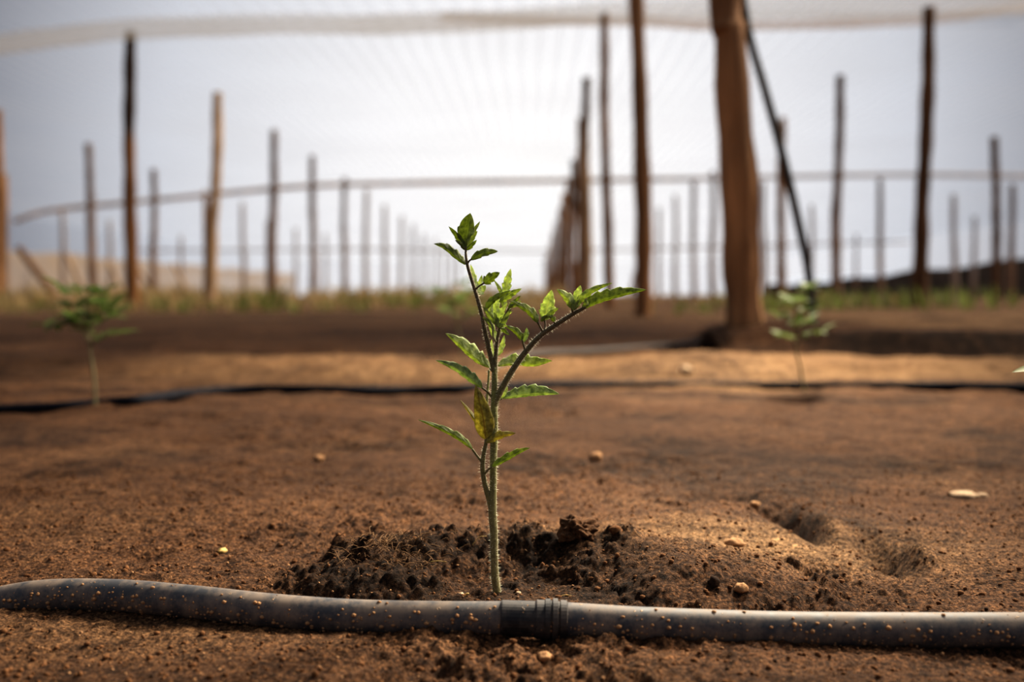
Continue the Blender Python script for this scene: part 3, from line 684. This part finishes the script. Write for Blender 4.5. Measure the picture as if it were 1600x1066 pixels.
prof = [(-.0250, .0086), (-.0243, .00882), (-.0085, .0089), (-.0080, .0089), (-.0070, .0096), (-.0030, .0096), (-.0028, .0102), (-.0002, .0103), (.0000, .0094), (.0008, .0094), (.0010, .0106), (.0035, .0106), (.0037, .0092), (.0046, .0092), (.0049, .0099), (.0080, .0098), (.0086, .0089)]
e1 = Vector((0, 0, 1)); e1 = (e1 - ax * e1.dot(ax)).normalized(); e2 = ax.cross(e1); V = []; F = []
for i, (d, r) in enumerate(prof):
    for k in range(32):
        a_ = 2 * math.pi * k / 32; V.append(c1 + ax * d + (e1 * math.cos(a_) + e2 * math.sin(a_)) * r)
for i in range(len(prof) - 1):
    for k in range(32): F.append((i * 32 + k, i * 32 + (k + 1) % 32, (i + 1) * 32 + (k + 1) % 32, (i + 1) * 32 + k))
mb.add(V, F); co_ = mb.build('hose_coupling', M['hose_clean'], front, c1, smooth=False); co_['label'] = 'clean black ribbed coupling'

def ground_hose(pxs, r, lift=.3):
    P = []
    for x, y in pxs:
        p = atz(x, y, r)
        for _ in range(6): p = atz(x, y, H(p.x, p.y, False) + r * lift)
        P.append(tuple(p))
    return P
h2 = ground_hose([(-1900, 668), (-900, 662), (-120, 651), (0, 641), (90, 637), (160, 631), (220, 626), (300, 615), (400, 609), (520, 610), (640, 611), (720, 608), (850, 603), (1000, 602), (1250, 603), (1450, 604), (1720, 606), (2600, 604), (3700, 606)], .0085, .6)
tag(hose(h2, .0085, M['hose_far']), 'blurred black irrigation hose crossing the soil behind the seedling', 'hose')
h3 = ground_hose([(760, 566), (820, 556), (930, 549), (1040, 541), (1110, 534), (1180, 528), (1250, 524)], .010, .8)
h3[0] = (h3[0][0], h3[0][1], h3[0][2] - .03)
tag(hose(h3, .010, M['hose_grey']), 'dusty greyish hose half lost in the soil below the heap of the thickest post', 'hose')

# ------------------------------------------------------------------ other seedlings, out of focus
def leaflet(mb, a, d, up, L, w):
    d = d.normalized(); s = d.cross(up).normalized(); u = s.cross(d)
    V = []; prof = [(0, 0), (.2, .75), (.45, 1), (.7, .7), (.9, .3), (1, 0)]
    F = []
    for t, f in prof:
        c = a + d * L * t - u * L * .25 * t * t
        V += [c - s * w * f + u * w * f * .3, c, c + s * w * f + u * w * f * .3]
    for i in range(len(prof) - 1):
        F += [(3 * i, 3 * i + 1, 3 * i + 4, 3 * i + 3), (3 * i + 1, 3 * i + 2, 3 * i + 5, 3 * i + 4)]
    mb.add(V, F)
def sapling(stem_px, Y, spread, label, seed, n=7, ls=.022, rs=.0022):
    rg = random.Random(seed)
    P = [at(x, y, Y) for x, y in stem_px]
    P[0].z = H(P[0].x, P[0].y, False) - .004
    root = empty('tomato_seedling', P[0], label, 'plant')
    st = MB(); tube(st, [tuple(p) for p in P], [rs * (1 - .5 * i / (len(P) - 1)) for i in range(len(P))], 8); fo = MB()
    arr = cat_rom([tuple(p) for p in P], 40)
    for k in range(n):
        t = .50 + .5 * k / (n - 1)
        a = Vector(arr[min(39, int(t * 39))]); ang = k * 2.4 + rg.uniform(-.4, .4)
        d = Vector((math.cos(ang), math.sin(ang), rg.uniform(.15, .8))).normalized()
        L = spread * rg.uniform(.65, 1.0) * (1.1 - .45 * (t - .5) * 2)
        pts = [a, a + d * L * .5 + Vector((0, 0, .006)), a + d * L + Vector((0, 0, -.004))]
        tube(st, [tuple(p) for p in pts], [rs * .5, rs * .4, rs * .25], 6)
        rr = cat_rom([tuple(p) for p in pts], 12)
        for q in (4, 7, 9):
            for sgn in (-1, 1):
                s = d.cross(Vector((0, 0, 1))).normalized() * sgn
                leaflet(fo, Vector(rr[q]), d * .5 + s + Vector((0, 0, rg.uniform(-.3, .5))), Vector((0, 0, 1)), ls * rg.uniform(.7, 1.1), ls * .3)
        leaflet(fo, Vector(rr[-1]), d + Vector((0, 0, rg.uniform(-.2, .5))), Vector((0, 0, 1)), ls * 1.3, ls * .36)
    st.build('stem', M['blur_stem'], root, P[0]); fo.build('foliage', M['blur_leaf'], root, P[0])
    return root
sapling([(149, 634), (147, 590), (140, 540), (138, 500), (130, 462)], 1.43, .060, 'blurred bushy seedling standing beside the rear hose at far left', 3, 15, .027, .0024)
sapling([(1258, 603), (1250, 575), (1243, 540), (1242, 505), (1246, 462)], 1.78, .055, 'blurred thin seedling behind the rear hose, in front of the slanting brace', 5, 9, .024, .0024)
sapling([(722, 560), (718, 525), (708, 490), (702, 450)], 2.45, .085, 'very blurred seedling just behind the left side of the sharp one', 8, 6, .034, .003)
# one leaf of a plant that stands outside the frame on the right
Y0_, P_ = Y0, plant
side = empty('tomato_seedling', (at(1690, 760, .6).x, .6, H(at(1690, 760, .6).x, .6)), 'seedling just outside the right edge of which one green leaf tip shows', 'plant')
mb = MB(); sb = Vector(side.location); tube(mb, [tuple(sb - Vector((0, 0, .005))), tuple(sb + Vector((.004, 0, .07))), tuple(sb + Vector((0, 0, .13)))], [.0023, .002, .0012], 8)
mb.build('stem', M['stem'], side, sb)
for (dx, zz, L) in ((1, .10, .05), (1, .125, .04)):
    mb = MB(); leaflet(mb, sb + Vector((0, 0, zz)), Vector((.8, .5 - zz * 4, .4)), Vector((0, 0, 1)), L, .011); mb.build('leaf', M['leaf'], side, sb)
mb = MB(); e = at(1586, 570, .6); a0 = sb + Vector((0, 0, .118)); tube(mb, [tuple(a0), tuple(at(1640, 580, .6))], [.001, .0008], 6); lo = at(1640, 580, .6)
leaflet(mb, lo, e - lo, Vector((0, -.35, .9)), (e - lo).length, .0052); mb.build('leaf', M['leaf_mid'], side, sb)

# ------------------------------------------------------------------ weeds at the far edge of the bare soil
def weeds(name, zones, mat, label, cat, seed):
    rg = random.Random(seed); mb = MB()
    for x0, x1, y0, y1, n, h in zones:
        for _ in range(n):
            y = rg.uniform(y0, y1); x = rg.uniform(x0, x1)
            if vn(np.array([x * .9]), np.array([y * .5]), 7)[0] < -.25: continue
            z = H(x, y, False)
            for b in range(5):
                a = rg.uniform(0, 6.28); L = h * rg.uniform(.5, 1.2); d = Vector((math.cos(a), math.sin(a), 0))
                p = Vector((x, y, z - .01)) + d * .02; s = Vector((-d.y, d.x, 0)) * h * .055
                q = p + d * L * .25 + Vector((0, 0, L * .65)); r = p + d * L * .6 + Vector((0, 0, L))
                mb.add([p - s, p + s, q + s, q - s, r], [(0, 1, 2, 3), (3, 2, 4)])
    return tag(mb.build(name, mat, None), label, cat, kind='stuff')
weeds('green_weeds', [(-8, -.2, 6.8, 9, 260, .08), (-12, -.3, 9, 16, 260, .15), (-2.4, -1.9, 7.6, 8.4, 9, .20), (-2.2, -.1, 10, 14, 120, .16)], M['weed'], 'strip of low yellow green weeds where the bare soil ends on the left', 'weeds', 4)
weeds('green_weeds', [(3.0, 9, 7.2, 9.5, 150, .17), (1.5, 3.0, 6.8, 9, 50, .16), (.9, 1.7, 6.2, 8, 14, .10)], M['weed'], 'patches of green weeds in front of the dark windbreak on the right', 'weeds', 6)
weeds('dry_grass', [(-9, .4, 7.5, 10, 300, .12), (-14, .5, 11, 24, 900, .26), (1, 6, 13, 22, 120, .14)], M['dry_grass'], 'dry straw coloured grass behind the green weed strip on the left', 'grass', 9)

# ------------------------------------------------------------------ clods, stones and bits on the soil
def blob(mb, c, r, seed, sq=.7, sub=2, amp=.28):
    import bmesh
    bm = bmesh.new(); bmesh.ops.create_icosphere(bm, subdivisions=sub, radius=1)
    rg = random.Random(seed); ox = rg.uniform(0, 50)
    from mathutils import noise as mn
    st = (rg.uniform(.8, 1.25), rg.uniform(.8, 1.25), sq)
    V = []
    for v in bm.verts:
        k = 1 + amp * mn.noise(v.co * 1.6 + Vector((ox, 0, 0))) + amp * .6 * mn.noise(v.co * 4 + Vector((0, ox, 0)))
        V.append(Vector(c) + Vector((v.co.x * st[0], v.co.y * st[1], v.co.z * st[2])) * r * k)
    F = [tuple(v.index for v in f.verts) for f in bm.faces]; bm.free(); mb.add(V, F)
def lump(px, py, rpx, mat, label, name='soil_clod', cat='clod', Y=None, sq=.75, seed=1, sub=3, amp=.3):
    p = atz(px, py, 0)
    for _ in range(12):
        q_ = atz(px, py, H(p.x, p.y)); p = p * .5 + q_ * .5
    if Y is not None: p = at(px, py, Y); 
    p.z = H(p.x, p.y)
    r = rpx * p.y / FPX
    mb = MB(); blob(mb, p + Vector((0, 0, r * sq * .45)), r, seed, sq, sub, amp)
    return tag(mb.build(name, M[mat], None, p), label, cat)
lump(1115, 914, 9, 'clod_dark', 'small dark round clod on the right end of the mound', seed=11, sq=1.0)
lump(902, 880, 25, 'clod_mid', 'large rough brown clod on the mound right of the stem', seed=12, Y=.612, sub=5, amp=.6)
lump(962, 838, 9, 'clod', 'small brown clod on the top of the mound', seed=13)
lump(1158, 920, 10, 'tan_stone', 'small tan crumb right of the dark clod', 'stone', 'stone', seed=14)
lump(348, 862, 9, 'straw', 'small straw yellow chip lying on the soil at left', 'wood_chip', 'chip', seed=15, sq=.4)
lump(931, 718, 10, 'tan_stone', 'pale blurred pebble behind the mound, right of the seedling', 'stone', 'stone', seed=16)
lump(1506, 776, 17, 'pale_stone', 'pale flat stone on the soil at the right', 'stone', 'stone', seed=17, sq=.35)
lump(1535, 777, 8, 'pale_stone', 'small pale pebble beside the flat stone at the right', 'stone', 'stone', seed=18, sq=.6)
lump(1148, 852, 14, 'tan_stone', 'tan crumbly clod on the sandy slope right of the mound', seed=19, sq=.5)
lump(1180, 790, 7, 'tan_stone', 'small tan pebble left of the dent in the soil', 'stone', 'stone', seed=20)
lump(1072, 583, 9, 'pale_stone', 'pale blurred pebble just behind the rear hose', 'stone', 'stone', seed=21)
lump(852, 1030, 15, 'tan_stone', 'tan clod in the foreground soil below the coupling', seed=22, sq=.5)
lump(720, 930, 4, 'pale_stone', 'tiny pale pebble in the hollow left of the stem', 'stone', 'stone', seed=23)
lump(810, 928, 3.5, 'pale_stone', 'tiny pale pebble in the hollow right of the stem', 'stone', 'stone', seed=24)
lump(498, 718, 7, 'tan_stone', 'small blurred tan pebble on the open soil left of the seedling', 'stone', 'stone', seed=25)
lump(1112, 508, 20, 'clod_dark', 'dark lump at the left foot of the soil heap under the thickest post', 'rock', 'rock', Y=2.82, seed=26, sq=.95)
def straw(a, b, Y, label, rad=.9, lift=1.5):
    pa, pb = at(a[0], a[1], Y), at(b[0], b[1], Y); pa.z = max(pa.z, H(pa.x, pa.y) + .0006); pb.z = max(pb.z, H(pb.x, pb.y) + .0004)
    c = (pa + pb) / 2 + Vector((0, 0, lift * S)); mb = MB(); tube(mb, [tuple(pa), tuple(c), tuple(pb)], [rad * S, rad * S, rad * S * .6], 6)
    return tag(mb.build('dry_straw', M['straw'], None, pb), label, 'straw')
straw((874, 946), (893, 931), .545, 'thin dry straw standing above the hose coupling', .8)
straw((738, 852), (760, 838), .60, 'thin dry fibre arching behind the stem', .7, 6)
straw((672, 884), (698, 886), .585, 'short dry fibre on the dark left part of the mound', .7)
straw((726, 932), (733, 928), .552, 'yellow straw chip at the left foot of the stem', 1.8)

def visible_grains(name, n, zone, mat, sizes, label, seed, lift=.3):
    rg = random.Random(seed); mb = MB()
    ico_v, ico_f = None, None
    import bmesh
    bm = bmesh.new(); bmesh.ops.create_icosphere(bm, subdivisions=1, radius=1); iv = [v.co.copy() for v in bm.verts]; iff = [tuple(v.index for v in f.verts) for f in bm.faces]; bm.free()
    pts = []
    while len(pts) < n:
        y = zone[2] + (zone[3] - zone[2]) * rg.random() ** 1.3; x = rg.uniform(zone[0], zone[1]) * (y / .56)
        pts.append((x, y))
    zz = height(np.array([p[0] for p in pts]), np.array([p[1] for p in pts]))
    for (x, y), z in zip(pts, zz):
        r = rg.choice(sizes) * rg.uniform(.7, 1.3); st = [rg.uniform(.7, 1.2) for _ in range(3)]
        mb.add([Vector((x + v.x * r * st[0] * (1 + .3 * rg.uniform(-1, 1)), y + v.y * r * st[1] * (1 + .3 * rg.uniform(-1, 1)), z + lift * r + v.z * r * .8 * st[2] * (1 + .25 * rg.uniform(-1, 1)))) for v in iv], iff)
    return tag(mb.build(name, mat, None, smooth=True), label, 'soil crumbs', kind='stuff')
visible_grains('soil_crumbs', 6500, (-.34, .34, .33, .95), M['clod'], [.0003, .0004, .0005, .0006, .0008, .0011, .0016], 'loose brown soil crumbs scattered over the near soil', 2)
visible_grains('soil_crumbs', 500, (-.34, .34, .33, .95), M['clod_dark'], [.0004, .0005, .0007, .0010], 'loose dark moist soil crumbs among the brown ones', 3)
visible_grains('sand_grains', 1300, (-.30, .30, .36, .80), M['tan_stone'], [.0003, .0004, .0006, .0008], 'pale sandy grains sprinkled on the near soil', 4)
# soil grains stuck on the hose
rg = random.Random(77); mb = MB(); arr = cat_rom(HP, 400)
for k in range(900):
    i = rg.randrange(90, 350); p = Vector(arr[i]); a_ = rg.gauss(-.15, .7); t = (Vector(arr[i + 1]) - p).normalized()
    d = Vector((0, -math.cos(a_), math.sin(a_) * .9 - .1)).normalized()
    blob(mb, p + d * hr * 1.0, rg.choice([.0003, .0004, .0006, .0008, .0012]) * rg.uniform(.7, 1.2), k, .8, 1)
g_ = mb.build('stuck_soil', M['tan_stone'], front); g_['kind'] = 'stuff'
# fine rootlets in the dark left part of the mound
rg = random.Random(5); mb = MB()
for k in range(260):
    if rg.random() < .85: x, y = rg.gauss(-.085, .016), rg.gauss(.585, .013)
    else: x, y = rg.gauss(-.03, .02), rg.gauss(.615, .012)
    z = H(x, y); a_ = rg.uniform(0, 6.28); L = rg.uniform(.004, .012); d = Vector((math.cos(a_), math.sin(a_), rg.uniform(.0, .5)))
    p = Vector((x, y, z)); tube(mb, [tuple(p), tuple(p + d * L * .5 + Vector((0, 0, .0015))), tuple(p + d * L + Vector((rg.uniform(-.002, .002), 0, 0)))], [.00022, .0002, .0001], 4, n=5, cap=False)
tag(mb.build('rootlets', M['root'], None), 'tangle of fine dry rootlets on the dark left part of the mound', 'rootlets', kind='stuff')

# ------------------------------------------------------------------ light
def aim(o, tgt): o.rotation_euler = (Vector(tgt) - o.location).to_track_quat('-Z', 'Y').to_euler()
sd = bpy.data.lights.new('sun', 'SUN'); sun = bpy.data.objects.new('sun', sd); COL.objects.link(sun)
sd.energy = 4.2; sd.angle = math.radians(7); sd.color = (1.0, .87, .70)
sun.location = (8, 2.2, 5.6); aim(sun, (0, 0, .0))
def spot(loc, tgt, W_, size, blend, rad, col):  # added spot lamp, no such source in the net house
    l = bpy.data.lights.new('fill_spot', 'SPOT'); o = bpy.data.objects.new('fill_spot', l); COL.objects.link(o)
    l.energy = W_; l.spot_size = math.radians(size); l.spot_blend = blend; l.shadow_soft_size = rad; l.color = col
    o.location = loc; aim(o, tgt); return o
spot((.75, 1.65, 1.25), (.03, .63, 0), 250, 26, 1.0, .10, (1, .88, .70))  # added to brighten the soil round the seedling
spot((.9, 3.4, 2.4), (.12, 1.85, 0), 1050, 45, 1.0, .2, (1, .88, .70))  # added to brighten the middle ground

w = bpy.data.worlds.new('world'); SC.world = w; w.use_nodes = True; nt = w.node_tree
bg = nt.nodes['Background']
tc = N(nt, 'ShaderNodeTexCoord')
gd = ray(830, 290).normalized()
vm = N(nt, 'ShaderNodeVectorMath', operation='DOT_PRODUCT'); nt.links.new(tc.outputs['Generated'], vm.inputs[0]); vm.inputs[1].default_value = tuple(gd)
ac = N(nt, 'ShaderNodeMath', operation='ARCCOSINE'); nt.links.new(vm.outputs['Value'], ac.inputs[0])
dv = N(nt, 'ShaderNodeMath', operation='DIVIDE'); nt.links.new(ac.outputs[0], dv.inputs[0]); dv.inputs[1].default_value = 1.2
sky = ramp(nt, dv.outputs[0], [(0, (.96, .95, .94)), (.14, (.86, .86, .88)), (.30, (.54, .57, .63)), (.44, (.07, .09, .13)), (.7, (.12, .14, .18))])
nt.links.new(sky, bg.inputs['Color']); bg.inputs['Strength'].default_value = 1.0

SC.view_settings.view_transform = 'Standard'; SC.view_settings.look = 'Medium High Contrast'
SC.view_settings.exposure = .20; SC.view_settings.gamma = 1
SC.cycles.transparent_max_bounces = 16
